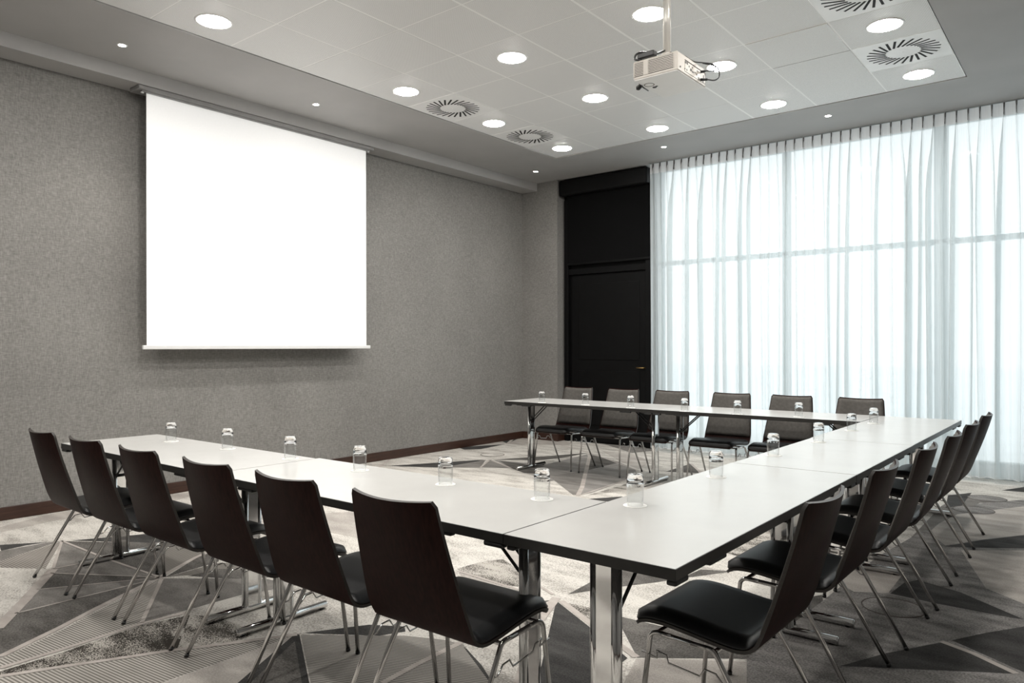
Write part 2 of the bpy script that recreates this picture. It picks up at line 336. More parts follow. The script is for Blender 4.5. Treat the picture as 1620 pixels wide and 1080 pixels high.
def fix_normals(o):
    bm = bmesh.new(); bm.from_mesh(o.data); bmesh.ops.recalc_face_normals(bm, faces=bm.faces[:]); bm.to_mesh(o.data); bm.free()
CARPET_AREAS = [
 ('L', [(-6.39,1.87),(-6.58,2.28),(-6.53,3.0),(-6.59,3.62),(-6.42,3.52),(-6.23,2.92),(-6.3,2.22),(-6.2,1.82)]),
 ('K', [(-5.82,1.7),(-5.64,1.94),(-5.66,1.81),(-5.64,1.66)]),
 ('K', [(-5.56,2.05),(-5.36,2.41),(-5.32,2.51),(-4.99,2.6),(-5.04,2.38),(-5.21,2.27)]),
 ('M', [(-5.64,1.65),(-5.63,1.93),(-5.6,2.0),(-5.37,1.57)]),
 ('Sa', [(-5.37,1.57),(-5.59,2.0),(-4.97,1.69),(-5.21,1.53)]),
 ('M', [(-5.6,2.0),(-4.93,1.72),(-4.92,1.83),(-4.91,2.01)]),
 ('D', [(-5.6,2.0),(-5.04,2.38),(-4.86,2.53),(-4.26,2.05),(-4.91,2.01)]),
 ('M', [(-4.93,1.72),(-4.92,1.83),(-4.91,2.01),(-4.27,2.04),(-4.85,1.68)]),
 ('D', [(-4.85,1.68),(-4.26,2.04),(-4.58,1.51)]),
 ('M', [(-4.58,1.51),(-4.26,2.04),(-4.25,1.31)]),
 ('D', [(-4.25,1.31),(-4.25,2.03),(-3.73,1.09),(-3.59,0.86),(-3.9,1.0)]),
 ('Sb', [(-4.27,2.06),(-4.5,2.39),(-4.59,2.54),(-4.92,2.4)]),
 ('D', [(-4.24,2.06),(-4.48,2.38),(-4.55,2.57),(-4.29,2.42)]),
 ('Sb', [(-4.24,2.07),(-4.27,2.41),(-4.07,2.52),(-4.08,2.3)]),
 ('D', [(-4.16,2.16),(-4.15,2.34),(-3.92,2.51),(-3.76,2.45),(-3.86,2.31)]),
 ('M', [(-4.24,2.04),(-3.76,2.41),(-3.52,2.45),(-3.62,2.16),(-3.63,1.66)]),
 ('Sc', [(-4.23,2.02),(-3.9,1.82),(-3.63,1.64),(-3.6,1.29),(-3.59,1.05),(-3.59,0.9),(-3.63,0.93),(-3.68,1.08),(-3.83,1.37),(-3.97,1.59)]),
 ('A', [(-3.54,1.03),(-3.55,1.28),(-3.6,1.63),(-3.55,1.85),(-3.37,1.85),(-3.28,1.68),(-3.2,1.61),(-3.29,1.43),(-3.4,1.23),(-3.5,1.02)]),
 ('A2', [(-3.55,1.85),(-3.41,1.92),(-3.2,1.93),(-3.07,1.9),(-3.07,1.81),(-3.2,1.61)]),
 ('Sc', [(-3.47,1.02),(-3.37,1.22),(-3.26,1.42),(-3.17,1.59),(-3.04,1.79),(-2.91,2.02),(-2.92,1.4),(-2.91,1.27),(-3.33,0.93)]),
 ('L', [(-2.91,1.4),(-2.92,2.02),(-2.68,1.59),(-2.55,1.37),(-2.9,1.09)]),
 ('K', [(-2.68,1.59),(-2.93,2.03),(-2.91,2.04),(-2.46,1.77),(-2.22,1.63),(-2.55,1.37)]),
 ('D', [(-2.64,1.62),(-2.86,1.98),(-2.48,1.75),(-2.25,1.61),(-2.51,1.4)]),
 ('K', [(-2.91,2.06),(-2.75,2.32),(-2.6,2.41),(-2.55,2.37),(-2.61,2.26)]),
 ('Sd', [(-2.9,2.04),(-2.52,2.33),(-2.35,2.41),(-2.24,2.43),(-1.9,2.24),(-1.69,2.06),(-2.22,1.64),(-2.45,1.77)]),
 ('K', [(-2.22,2.41),(-2.19,2.4),(-1.9,2.25),(-1.75,2.13),(-1.76,2.12),(-1.92,2.23)]),
 ('C', [(-2.2,2.43),(-2.32,3.08),(-2.29,3.1),(-1.78,2.31),(-1.75,2.13)]),
 ('A2', [(-3.03,3.23),(-3.01,3.43),(-2.94,3.56),(-2.71,3.44),(-2.52,3.21),(-2.61,3.18),(-2.86,3.18)]),
 ('L', [(-2.97,3.19),(-2.87,3.18),(-2.46,3.14),(-2.35,3.13),(-2.4,3.06),(-2.77,3.04)]),
 ('D', [(-2.31,3.08),(-2.27,3.14),(-2.27,3.09)]),
 ('L', [(-3.16,3.79),(-2.96,3.84),(-2.67,3.43),(-2.85,3.56)]),
 ('K', [(-2.24,3.15),(-2.02,3.02),(-1.85,2.92),(-1.59,2.76),(-1.57,2.47),(-1.51,2.2),(-1.64,2.1),(-1.75,2.33)]),
 ('D', [(-2.25,3.27),(-2.27,3.58),(-2.2,3.8),(-2.12,3.56),(-2.17,3.43)]),
 ('A2', [(-2.19,3.16),(-2.01,3.18),(-1.87,3.04),(-1.88,2.97)]),
 ('D', [(-2.35,3.68),(-2.26,3.99),(-1.95,4.0),(-1.9,3.89),(-1.98,3.74),(-2.11,3.53),(-2.17,3.4),(-2.19,3.58)]),
 ('D', [(-1.9,3.89),(-1.88,4.13),(-1.71,4.22)]),
 ('C', [(-2.1,3.52),(-1.89,3.86),(-1.7,4.21),(-1.48,4.53),(-1.32,4.13),(-1.43,3.67),(-1.61,3.19),(-1.9,3.17),(-2.01,3.18)]),
 ('D', [(-1.89,3.16),(-1.6,3.18),(-1.43,3.67),(-1.18,4.11),(-1.03,3.67),(-1.18,3.17),(-1.19,3.07),(-1.56,2.79)]),
 ('L', [(-1.56,2.78),(-1.18,3.04),(-0.98,3.6),(-0.88,3.33),(-0.92,2.8),(-1.01,2.6),(-1.4,2.29)]),
 ('G', [(-1.19,3.07),(-1.15,4.01),(-1.12,5.08),(-1.05,5.72),(-1.01,7.04),(-0.55,7.74),(-0.2,7.69),(-0.08,2.98),(-0.9,2.32)]),
 ('L', [(-0.98,5.96),(-0.96,6.65),(-0.52,7.43),(-0.11,7.61),(-0.1,6.74),(-0.44,6.31),(-0.64,6.0),(-0.83,5.64)]),
 ('L', [(-0.73,5.57),(-0.41,5.82),(-0.09,6.08),(-0.07,4.75),(-0.32,4.61),(-0.51,4.78)]),
 ('K', [(-0.83,5.61),(-0.64,5.98),(-0.44,6.29),(-0.1,6.84),(-0.09,6.08),(-0.41,5.88),(-0.68,5.69)]),
 ('K', [(-0.9,4.36),(-0.88,4.61),(-0.83,4.71),(-0.61,4.62),(-0.34,4.38),(-0.31,4.35),(-0.36,4.34),(-0.69,4.34)]),
 ('L', [(-1.3,4.51),(-1.17,4.86),(-0.92,4.82),(-0.91,4.36),(-1.06,4.27)]),
 ('K', [(-0.86,3.24),(-0.74,3.5),(-0.57,3.79),(-0.45,3.76),(-0.28,3.61),(-0.47,3.49)]),
 ('K', [(-0.54,3.84),(-0.43,4.04),(-0.3,4.24),(-0.07,4.59),(-0.06,3.72),(-0.25,3.64)]),
 ('K', [(-0.77,2.91),(-0.67,3.16),(-0.36,3.37),(-0.09,3.4),(-0.43,3.0)]),
 ('M', [(-1.05,5.72),(-1.06,7.01),(-1.0,7.65),(-0.8,7.54),(-0.94,6.53)]),
 ('K', [(-1.09,7.55),(-0.94,7.81),(-0.93,7.14),(-1.02,6.95)]),
 ('K', [(-0.74,8.12),(-0.51,8.62),(-0.13,9.13),(-0.13,8.57),(-0.57,8.14)]),
 ('L', [(-7.03,6.52),(-6.99,7.24),(-6.78,7.02),(-6.7,6.21),(-6.57,5.86)]),
 ('K', [(-6.64,7.12),(-6.6,7.32),(-6.39,7.8),(-6.33,7.21),(-6.46,7.04)]),
 ('L', [(-6.79,7.49),(-6.63,7.95),(-6.43,7.85)]),
 ('K', [(-6.69,8.0),(-6.75,8.41),(-6.42,7.86)]),
 ('L', [(-6.38,7.81),(-6.69,8.36),(-6.52,8.69),(-5.75,8.47),(-5.64,8.23)]),
 ('K', [(-6.25,5.55),(-5.98,6.06),(-5.7,6.57),(-5.66,5.96),(-5.75,5.81)]),
 ('M', [(-5.7,5.85),(-5.68,6.56),(-5.36,6.1)]),
 ('M', [(-5.37,6.11),(-5.64,6.59),(-5.08,6.29)]),
 ('N', [(-5.61,6.62),(-4.92,6.68),(-4.99,7.69),(-4.32,6.68),(-4.27,5.9),(-5.08,6.29)]),
 ('D', [(-5.61,6.66),(-5.31,7.2),(-5.04,7.79),(-5.06,7.24),(-5.18,6.9)]),
 ('D', [(-5.08,6.29),(-5.49,6.59),(-4.85,6.58),(-4.51,6.23),(-4.76,6.12)]),
 ('M', [(-4.45,6.13),(-4.35,6.65),(-3.68,5.51),(-3.73,5.5)]),
 ('N', [(-4.95,7.72),(-4.35,7.37),(-3.97,7.06),(-3.75,6.73),(-3.64,5.72),(-3.66,5.52)]),
 ('D', [(-4.93,7.67),(-4.35,7.37),(-4.34,6.71)]),
 ('L', [(-5.04,8.07),(-4.56,8.03),(-4.08,7.64),(-3.94,7.08),(-4.32,7.39)]),
 ('A2', [(-3.61,5.56),(-3.61,6.17),(-3.66,6.57),(-3.42,6.2),(-3.47,5.93)]),
 ('K', [(-3.52,5.42),(-3.34,5.7),(-3.2,5.64),(-3.32,5.44)]),
 ('D', [(-3.64,7.13),(-3.66,7.79),(-3.32,7.26)]),
 ('M', [(-5.34,8.63),(-5.06,8.92),(-4.7,8.8),(-4.47,8.52),(-4.61,8.12)]),
 ('M', [(-5.32,4.62),(-5.33,5.03),(-4.89,5.2),(-4.61,5.07),(-4.61,4.73)]),
 ('D', [(-5.13,5.41),(-4.92,5.39),(-4.89,5.34)]),
]
CARPET_LINES = [
 ([(-5.596,2.005),(-4.907,2.011),(-4.272,2.042)], 0.018),
 ([(-5.596,2.005),(-4.933,1.719)], 0.018),
 ([(-4.933,1.719),(-4.907,2.011)], 0.015),
 ([(-4.848,1.676),(-4.267,2.04)], 0.012),
 ([(-4.578,1.514),(-4.261,2.037)], 0.012),
 ([(-4.251,1.308),(-4.249,2.031)], 0.012),
 ([(-4.919,1.714),(-4.425,1.405),(-4.087,1.185)], 0.055),
 ([(-3.708,1.086),(-3.874,1.385),(-4.017,1.609),(-4.255,2.027)], 0.035),
 ([(-4.255,2.027),(-4.489,2.378),(-4.583,2.585)], 0.03),
 ([(-3.577,1.048),(-3.583,1.288),(-3.618,1.641),(-3.59,1.869)], 0.03),
 ([(-3.487,1.021),(-3.383,1.226),(-3.277,1.422),(-3.183,1.599),(-3.053,1.8),(-2.915,2.031)], 0.03),
 ([(-4.226,2.035),(-3.899,1.824),(-3.624,1.646)], 0.02),
 ([(-2.229,1.947),(-2.248,2.155),(-2.262,2.468)], 0.03),
 ([(-2.266,3.186),(-2.13,2.837),(-1.804,2.286)], 0.05),
 ([(-2.217,3.163),(-1.879,2.966),(-1.564,2.79)], 0.035),
 ([(-2.695,3.404),(-2.308,3.216)], 0.02),
 ([(-2.986,3.204),(-2.476,3.161)], 0.02),
 ([(-0.575,3.794),(-0.444,3.733),(-0.281,3.611)], 0.03),
 ([(-5.022,7.803),(-3.861,5.854),(-3.663,5.482)], 0.042),
 ([(-5.643,6.592),(-5.37,6.112)], 0.022),
 ([(-5.643,6.592),(-5.08,6.286)], 0.022),
 ([(-4.98,7.767),(-3.899,7.005)], 0.018),
 ([(-6.378,7.81),(-6.735,8.423)], 0.04),
 ([(-5.782,8.194),(-5.022,7.803)], 0.03),
 ([(-3.66,5.52),(-3.747,6.731)], 0.018),
 ([(-3.664,7.79),(-3.301,7.276)], 0.03),
 ([(-6.282,5.449),(-6.607,5.897)], 0.03),
]

# ---------------------------------------------------------------- room dimensions
XW, XR = -6.62, 1.40          # screen wall, wall beside the camera
YB, YF = -1.70, 8.473         # wall behind the camera, curtain / window side
ZC, ZS = 3.680, 3.674         # tile panel, plaster soffit
TZ = .744                     # table top

# floor ------------------------------------------------------------------
def build_floor():
    """carpet: one mesh, each woven area a face of its own a hair above the ground it is woven into"""
    b = MB(); mats = list(CM.values()); ix = {k: i for i, k in enumerate(CM)}
    z0 = -.0022
    b.add([(XW - .1, YB - .1, z0), (XR + .1, YB - .1, z0), (XR + .1, 9.0, z0), (XW - .1, 9.0, z0)], [[0, 1, 2, 3]], ix['C'])
    b.add([(XW - .1, YB - .1, -.06), (XR + .1, YB - .1, -.06), (XR + .1, 9.0, -.06), (XW - .1, 9.0, -.06)], [[3, 2, 1, 0]], ix['C'])
    dz = .0021 / (len(CARPET_AREAS) + 2); z = z0 + dz
    def area(c, pts):
        pts = [(min(max(x, XW), XR), min(max(y, YB), 8.9)) for x, y in pts]
        V = [Vector((x, y, 0)) for x, y in pts]
        tris = []
        for t in tessellate_polygon([V]):
            a, q, d = (V[k] for k in t)
            tris.append(list(t) if (q - a).cross(d - a).z > 0 else list(t)[::-1])
        b.add([(x, y, z) for x, y in pts], tris, ix[c])
    for c, pts in CARPET_MORE: area(c, pts)
    for c, pts in CARPET_AREAS: z += dz; area(c, pts)
    z = 0
    for pts, w in CARPET_LINES:
        P = [Vector((x, y, 0)) for x, y in pts]; L = []; R = []
        for i, p in enumerate(P):
            d = (P[min(i + 1, len(P) - 1)] - P[max(i - 1, 0)]).normalized(); n = Vector((-d.y, d.x, 0)) * w / 2
            L.append(p + n); R.append(p - n)
        k = len(P); b.add([(q.x, q.y, z) for q in R + L], [[i, i + 1, k + i + 1, k + i] for i in range(k - 1)], ix['P'])
    struct(b.build('floor', mats))
CARPET_MORE = [
 ('M', [(-1.2, -1.6), (.2, .3), (1.3, -1.2)]), ('K', [(-3.2, -1.6), (-1.4, .6), (-1.3, -1.6)]), ('D', [(.0, .5), (1.4, 1.6), (1.4, -.2)]),
 ('Sd', [(-2.4, .2), (-1.2, 1.2), (-.9, -.4)]), ('L', [(-6.5, -1.5), (-4.6, .6), (-3.6, -1.5)]), ('M', [(-6.6, .2), (-5.4, 1.1), (-4.9, -.2)]),
 ('K', [(.1, 2.6), (1.4, 3.4), (1.4, 1.9)]), ('D', [(.3, 5.2), (1.4, 6.3), (1.4, 4.4)]), ('M', [(-1.0, 7.4), (1.4, 8.2), (1.4, 7.0)]),
 ('L', [(-5.2, 3.2), (-4.2, 4.6), (-3.4, 3.4)]), ('D', [(-3.9, 4.4), (-3.0, 5.6), (-2.7, 4.2)]), ('A2', [(-2.6, 4.8), (-1.6, 5.9), (-1.7, 4.5)]),
]
build_floor()

# walls ------------------------------------------------------------------
w = MB(); w.box(XW - .15, XW, YB - .15, 9.2, -.05, 3.95)
struct(w.build('wall_left', M['wallpaper']))
w = MB(); w.box(XR, XR + .15, YB - .15, 9.2, -.05, 3.95); struct(w.build('wall_right', M['back_wall']))
w = MB(); w.box(XW, XR, YB - .15, YB, -.05, 3.95); struct(w.build('wall_back', M['back_wall']))
w = MB()
w.box(XW, -6.0, YF, 9.0, -.05, 3.95, 0)                                 # pier beside the black door
w.box(-4.6, XR, 8.75, 8.9, -.05, .12, 1)                               # low kerb under the glazing
w.box(-6.0, XR, 8.72, 9.0, 3.665, 3.95, 1)
struct(w.build('wall_front', [M['wallpaper'], M['frame']]))
def skirting(name, boxes):
    s = MB()
    for q in boxes: s.box(*q, bev=.003)
    struct(s.build(name, M['skirt']))
skirting('baseboard_left', [(XW, XW + .015, YB, YF, 0, .1)])
skirting('baseboard_front', [(XW + .015, -5.985, YF - .015, YF, 0, .1), (-6.0, -5.985, YF, 8.64, 0, .1)])
skirting('baseboard_right', [(XR - .015, XR, YB, YF, 0, .1)])
skirting('baseboard_back', [(XW + .015, XR - .015, YB, YB + .015, 0, .1)])

# ceiling: plaster soffit round a panel of perforated metal tiles -----------
PX0, PX1, PY1, T = -5.3155, -.938, 7.482, .6254
NR = 12; PY0 = PY1 - NR * T
c = MB()
g = .009
c.box(XW, PX0 - g, YB, 9.0, ZS, 3.95, 0); c.box(PX1 + g, XR, YB, 9.0, ZS, 3.95, 0)
c.box(PX0 - g, PX1 + g, PY1 + g, 9.0, ZS, 3.95, 0); c.box(PX0 - g, PX1 + g, YB, max(PY0 - g, YB + .01), ZS, 3.95, 0)
c.box(PX0 - g, PX1 + g, PY0 - g, PY1 + g, ZC + .05, 3.95, 2)               # dark void above the tiles
c.box(PX0, PX1, PY0, PY1, ZC + .0004, ZC + .03, 1)                          # white grid behind the gaps
VENTS = [(0, 1), (0, 3), (6, 1), (6, 3), (0, 8), (6, 8)]
LAMPS = [(0, 0), (0, 2), (0, 4), (0, 7), (2, 0), (2, 2), (2, 4), (4, 0), (4, 2), (4, 4), (6, 0), (6, 2)]
def tile_c(i, j): return PX0 + (i + .5) * T, PY1 - (j + .5) * T
for i in range(7):
    for j in range(NR):
        if (i, j) in VENTS: continue
        x, y = tile_c(i, j); gx = .009 if i in (2, 3, 4) else .006
        dz = -.006 if (i, j) in ((5, 2), (5, 1)) else 0
        dz += random.uniform(-.0008, .0008)
        c.box(x - T / 2 + gx, x + T / 2 - gx, y - T / 2 + .0055, y + T / 2 - .0055, ZC - .0004 + dz, ZC + .02, 3, .0012, 1)
for i, j in ((2, 7), (4, 7), (6, 5), (6, 7), (0, 9), (2, 9), (4, 9), (6, 9), (0, 11), (2, 11), (4, 11), (6, 11)):   # the same round lights over the near end of the room
    x, y = tile_c(i, j); c.lathe([(.1055, ZC - .001), (.098, ZC - .009), (.07, ZC - .0105), (.0, ZC - .011)], x, y, 40, 4)
    c.lathe([(.105, ZC), (.108, ZC - .004), (.130, ZC - .003), (.131, ZC + .001)], x, y, 40, 1)
struct(c.build('ceiling', [M['soffit'], M['grid'], M['gap'], M['tile'], M['lamp']]))
t = MB(); t.box(XW, -6.352, YB, YF, 3.562, ZS, 0)
struct(t.build('trim_1', M['soffit']))                                     # bulkhead that carries the screen

# round downlights ---------------------------------------------------------
LAB = {
 (0, 0): 'round lit ceiling downlight in the far left corner tile, beyond both left vents',
 (0, 2): 'round lit ceiling downlight between the two swirl vents on the screen side',
 (0, 4): 'round lit ceiling downlight on the screen edge, next to the nearer left vent',
 (0, 7): 'large round ceiling downlight above the near end of the projection screen',
 (2, 0): 'round ceiling downlight at the far panel edge, second from the far left corner',
 (2, 2): 'round ceiling downlight left of the projector, in line with the gap between the left vents',
 (2, 4): 'bright round ceiling downlight midway between the near left vent and the projector pole',
 (4, 0): 'round ceiling downlight at the far panel edge, above the curtain behind the projector',
 (4, 2): 'round ceiling downlight directly right of the projector and its cables',
 (4, 4): 'bright round ceiling downlight just left of the projector pole top',
 (6, 0): 'round ceiling downlight in the panel corner above the curtain on the right',
 (6, 2): 'round ceiling downlight between the two right-hand swirl vents',
}
lamp0 = None
def make_lamp(x, y, label):
    o = thing('downlight', label, 'ceiling light', (x, y, ZC), 0, 'round downlights in the tiled ceiling')
    r = MB(); r.lathe([(.105, .0), (.108, -.004), (.122, -.006), (.130, -.003), (.131, .001)], n=40); r.build('trim_ring', M['white_plate'], o)
    d = MB(); d.lathe([(.1055, -.001), (.1045, -.006), (.098, -.009), (.07, -.0105), (.0, -.011)], n=40); d.build('diffuser', M['lamp'], o)
    return o
for ij in LAMPS:
    x, y = tile_c(*ij)
    if lamp0 is None: lamp0 = make_lamp(x, y, LAB[ij])
    else: dup(lamp0, (x, y, ZC), 0, LAB[ij])

# swirl air diffusers ----------------------------------------------------------
VL = {(0, 1): 'square white swirl air vent on the screen side, farther of the two',
      (0, 3): 'square white swirl air vent on the screen side, nearer of the two',
      (6, 1): 'glossy square swirl air vent beside the right corner downlight',
      (6, 3): 'square swirl air vent cut by the top edge of the photo'}
def make_vent(x, y, label):
    o = thing('swirl_vent', label, 'air vent', (x, y, ZC), 0, 'square swirl vents in the ceiling')
    p = MB(); h = T / 2 - .003; p.box(-h, h, -h, h, -.002, .012, 0, .001, 1)
    p.lathe([(.003, -.003), (.006, -.0035), (.008, -.002)], n=16); p.build('face_plate', M['white_plate'], o)
    s = MB()
    for k in range(26):
        a = 2 * PI * k / 26; tw = .62
        r0, r1 = .125, .262
        p0 = Vector((r0 * math.cos(a), r0 * math.sin(a))); p1 = Vector((r1 * math.cos(a + tw * .55), r1 * math.sin(a + tw * .55)))
        d = (p1 - p0).normalized(); n = Vector((-d.y, d.x)) * .0092
        s.add([(q.x, q.y, -.0028) for q in (p0 - n, p1 - n, p1 + n, p0 + n)], [[3, 2, 1, 0]], 0)
    s.build('slots', M['slot'], o)
    return o
vent0 = None
for ij in VENTS[:4]:
    x, y = tile_c(*ij)
    if vent0 is None: vent0 = make_vent(x, y, VL[ij])
    else: dup(vent0, (x, y, ZC), 0, VL[ij])
for ij in VENTS[4:]:                      # out of the photo: plain tiles close the panel there
    x, y = tile_c(*ij); q = MB(); q.box(x - T / 2 + .005, x + T / 2 - .005, y - T / 2 + .004, y + T / 2 - .004, ZC, ZC + .02)
    struct(q.build('ceiling_tile', M['tile']))

# small spotlights in the soffit -------------------------------------------------
def make_spot(x, y, label):
    o = thing('spotlight', label, 'ceiling light', (x, y, ZS), 0, 'small spotlights in the plaster ceiling')
    r = MB(); r.lathe([(.026, .0), (.028, -.003), (.036, -.004), (.039, .0)], n=24); r.build('trim_ring', M['white_plate'], o)
    d = MB(); d.disc(.027, -.0012, n=24, up=False); d.build('lens', M['spot'], o)
    return o
SP = [(-5.937, 2.557, 'small spotlight in the grey soffit, nearest the camera, left of the screen'),
      (-5.937, 4.36, 'small spotlight in the grey soffit above the middle of the screen'),
      (-5.93, 7.88, 'small spotlight in the far left corner of the grey soffit'),
      (-4.033, 7.862, 'small spotlight in front of the curtain, just right of the dark doorway'),
      (-2.19, 7.862, 'small spotlight in front of the curtain, farther right of the two there')]
s0 = None
for x, y, l in SP:
    if s0 is None: s0 = make_spot(x, y, l)
    else: dup(s0, (x, y, ZS), 0, l)
    L = bpy.data.lights.new('soffit_spot_beam', 'SPOT'); L.energy = SPOT_W if x < -5 and y < 7 else SPOT_W * .25; L.spot_size = R_SPOT; L.spot_blend = .8
    L.color = (1, .93, .84); L.shadow_soft_size = .03
    lo = bpy.data.objects.new('soffit_spot_beam', L); COL.objects.link(lo); lo.location = (x, y, ZS - .01)

# projection screen ------------------------------------------------------------
o = thing('projection_screen', 'large white projection screen hanging on the grey wall', 'projection screen', (-6.42, 4.17, 1.33))
b = MB(); b.box(-.0006, .0006, -1.206, 1.213, .015, 2.19); b.build('screen_cloth', M['screen'], o)
b = MB(); b.box(-.012, .014, -1.242, 1.264, -.018, .018, 0, .006, 3)
b.build('bottom_bar', M['screenbar'], o)
b = MB(); b.box(-.12, .05, -1.29, 1.29, 2.198, 2.23, 0, .004, 2)
b.box(-.02, .02, -1.25, 1.25, 2.186, 2.2, 0)
b.build('casing', M['casing'], o)
for yy in (-1.252, 1.23):
    b = MB(); b.box(-.008, .012, yy, yy + .022, 2.176, 2.19, 0, .003, 2); b.build('end_bracket', M['screenbar'], o)

# projector ----------------------------------------------------------------------
px, py, pz = -2.095, 4.168, 2.95
pm = thing('projector_mount', 'pale ceiling pole carrying the projector', 'projector mount', (px - .02, py, ZC))
b = MB(); b.tube([(0, 0, -.001), (0, 0, -.54)], .024, 24); b.build('pole', M['pole'], pm)
b = MB(); b.lathe([(.0, -.001), (.06, -.001), (.06, -.012), (.026, -.02)], n=32); b.build('ceiling_plate', M['pole'], pm)
b = MB(); b.tube([(0, 0, -.535), (0, 0, -.585)], .032, 20)
b.box(-.09, .09, -.09, .09, -.6, -.59, 0, .003); 
for sx in (-1, 1):
    for sy in (-1, 1): b.tube([(sx * .07, sy * .07, -.595), (sx * .07, sy * .07, -.6135)], .007, 8)
b.build('bracket', M['pole'], pm)
pj = thing('projector', 'white ceiling projector with ribbed side grille and cables at the back', 'projector', (px, py, pz))
b = MB()
b.box(-.145, .147, -.197, .197, .003, .116, 0, .007, 3)
b.build('body', M['proj'], pj)
b = MB(); b.box(-.141, .143, -.193, .193, 0, .006, 0, .0025, 2)
b.build('underside_cover', M['projwhite'], pj)
b = MB()                                                              # ribbed grille on the side facing the tables
for k in range(9):
    z = .024 + k * .0096; b.box(-.14, .125, -.2005, -.196, z, z + .0048, 0)
b.box(-.143, -.138, -.2008, -.196, .018, .11, 0); b.box(.123, .128, -.2008, -.196, .018, .11, 0); b.box(-.075, -.045, -.2002, -.196, .02, .108, 0)
b.build('side_grille', M['proj'], pj)
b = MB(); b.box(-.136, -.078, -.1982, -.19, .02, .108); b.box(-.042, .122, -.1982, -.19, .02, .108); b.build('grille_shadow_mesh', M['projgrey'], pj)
b = MB()
b.box(.146, .1490, -.10, .185, .02, .075, 0, .001, 1)
b.box(.146, .1494, -.10, .186, .088, .0905, 1); b.box(.146, .1494, .1835, .186, .02, .0905, 1)
b.build('connector_panel', [M['proj'], M['projgrey']], pj)
b = MB()
for yy, zz, wy, wz in ((-.09, .075, .016, .012), (-.068, .075, .01, .014), (-.045, .064, .008, .01), (-.02, .05, .02, .014), (.008, .045, .02, .01), (.0, .07, .008, .008), (.035, .05, .012, .008), (.06, .045, .01, .01),
                       (-.1, .035, .008, .006), (-.075, .035, .008, .01), (.09, .03, .02, .012), (.12, .03, .02, .01), (.15, .03, .022, .012), (.07, .07, .014, .006), (-.16, .03, .01, .008), (.16, .06, .012, .018)):
    b = MB(); b.box(.148, .1502, yy - wy / 2, yy + wy / 2, zz - wz / 2, zz + wz / 2); b.build('socket', M['black_plastic'], pj)
b = MB(); b.lathe([(.0, -.0006), (.027, -.0006)], -.1, -.08, 28, 0); b.lathe([(.0275, -.0004), (.028, -.0014), (.0315, -.0014), (.032, -.0002)], -.1, -.08, 28, 1); b.build('foot_dial', [M['projwhite'], M['projgrey']], pj)
b = MB(); b.lathe([(.0, -.002), (.012, -.002), (.014, .0)], -.095, -.02, 16); b.lathe([(.0, -.002), (.007, -.002), (.008, .0)], -.075, -.03, 12); b.build('screw_cap', M['black_plastic'], pj)
b = MB(); b.tube([(-.150, -.05, .06), (-.175, -.05, .06)], .045, 28); b.build('lens', M['black_plastic'], pj)
b = MB(); b.tube([(-.147, -.1, .0), (-.168, -.1, -.012), (-.172, -.1, -.022)], [.012, .016, .008], 12); b.tube([(-.15, -.1, .0), (-.15, .0, -.004)], .004, 8)
b.build('lens_cap', M['black_plastic'], pj)
def smooth(pts, n=6):
    P = [Vector(p) for p in pts]; out = []
    for i in range(len(P) - 1):
        a, b_, c_, d = P[max(i - 1, 0)], P[i], P[i + 1], P[min(i + 2, len(P) - 1)]
        for k in range(n):
            t = k / n
            out.append(.5 * ((2 * b_) + (c_ - a) * t + (2 * a - 5 * b_ + 4 * c_ - d) * t * t + (3 * b_ - a - 3 * c_ + d) * t ** 3))
    return out + [P[-1]]
b = MB()
b.tube(smooth([(-.02, .02, .235), (-.03, -.06, .19), (-.05, -.12, .165), (-.1, -.165, .175), (-.135, -.18, .165), (-.14, -.185, .135), (-.10, -.18, .122)]), .0065, 8)
b.box(-.125, -.01, -.19, -.145, .128, .165, 0, .008, 2)
b.tube(smooth([(.0, .0, .2), (.04, -.06, .17), (.02, -.1, .128)]), .004, 8)
b.build('power_cable', M['black_plastic'], pj)
b = MB()
b.tube(smooth([(.02, .03, .2), (.09, .02, .16), (.13, .06, .13), (.17, .1, .125), (.215, .16, .12), (.22, .17, .085), (.18, .12, .078), (.152, .11, .075)]), .004, 8)
b.tube(smooth([(.17, .1, .122), (.225, .18, .11), (.235, .2, .06), (.215, .18, .03), (.18, .13, .028), (.151, .11, .028)]), .004, 8)
b.tube([(.152, .11, .075), (.18, .12, .078)], .008, 10); b.tube([(.152, .11, .028), (.185, .135, .028)], .008, 10)
b.build('signal_cable', M['black_plastic'], pj)

# dark doorway beside the curtain ---------------------------------------------------
b = MB()
b.box(-6.0, -4.6, 8.66, 8.9, 0, 3.674)                              # black backing panel
b.box(-5.97, -5.90, 8.60, 8.66, 0, 3.4, 0, .004); b.box(-4.68, -4.6, 8.60, 8.66, 0, 3.4, 0, .004)
b.box(-5.90, -4.62, 8.61, 8.66, 2.34, 2.42, 0, .004)
b.box(-5.86, -4.66, 8.63, 8.66, .02, 2.32, 0, .004)
b.box(-5.74, -4.78, 8.62, 8.632, .25, 1.0, 0, .006); b.box(-5.74, -4.78, 8.62, 8.632, 1.15, 2.2, 0, .006)
dr = struct(b.build('door_1', M['black']))
b = MB(); b.tube([(-4.70, 8.63, 1.05), (-4.70, 8.575, 1.05), (-4.80, 8.57, 1.05)], .009, 10); b.lathe([(.0, 1.05), (.02, 1.05)], -4.7, 8.6, 12); b.build('door_handle', M['brass'], dr)
o = thing('roller_blind', 'black roller blind cassette above the dark doorway', 'blind', (-5.2, 8.53, 3.4))
b = MB(); b.box(-.79, .60, -.045, .065, .04, .262, 0, .03, 4); b.build('cassette', M['black'], o)
b = MB(); b.box(-.70, .70, .054, .0555, -.9, .05); b.build('blind_cloth', M['blackcloth'], o)
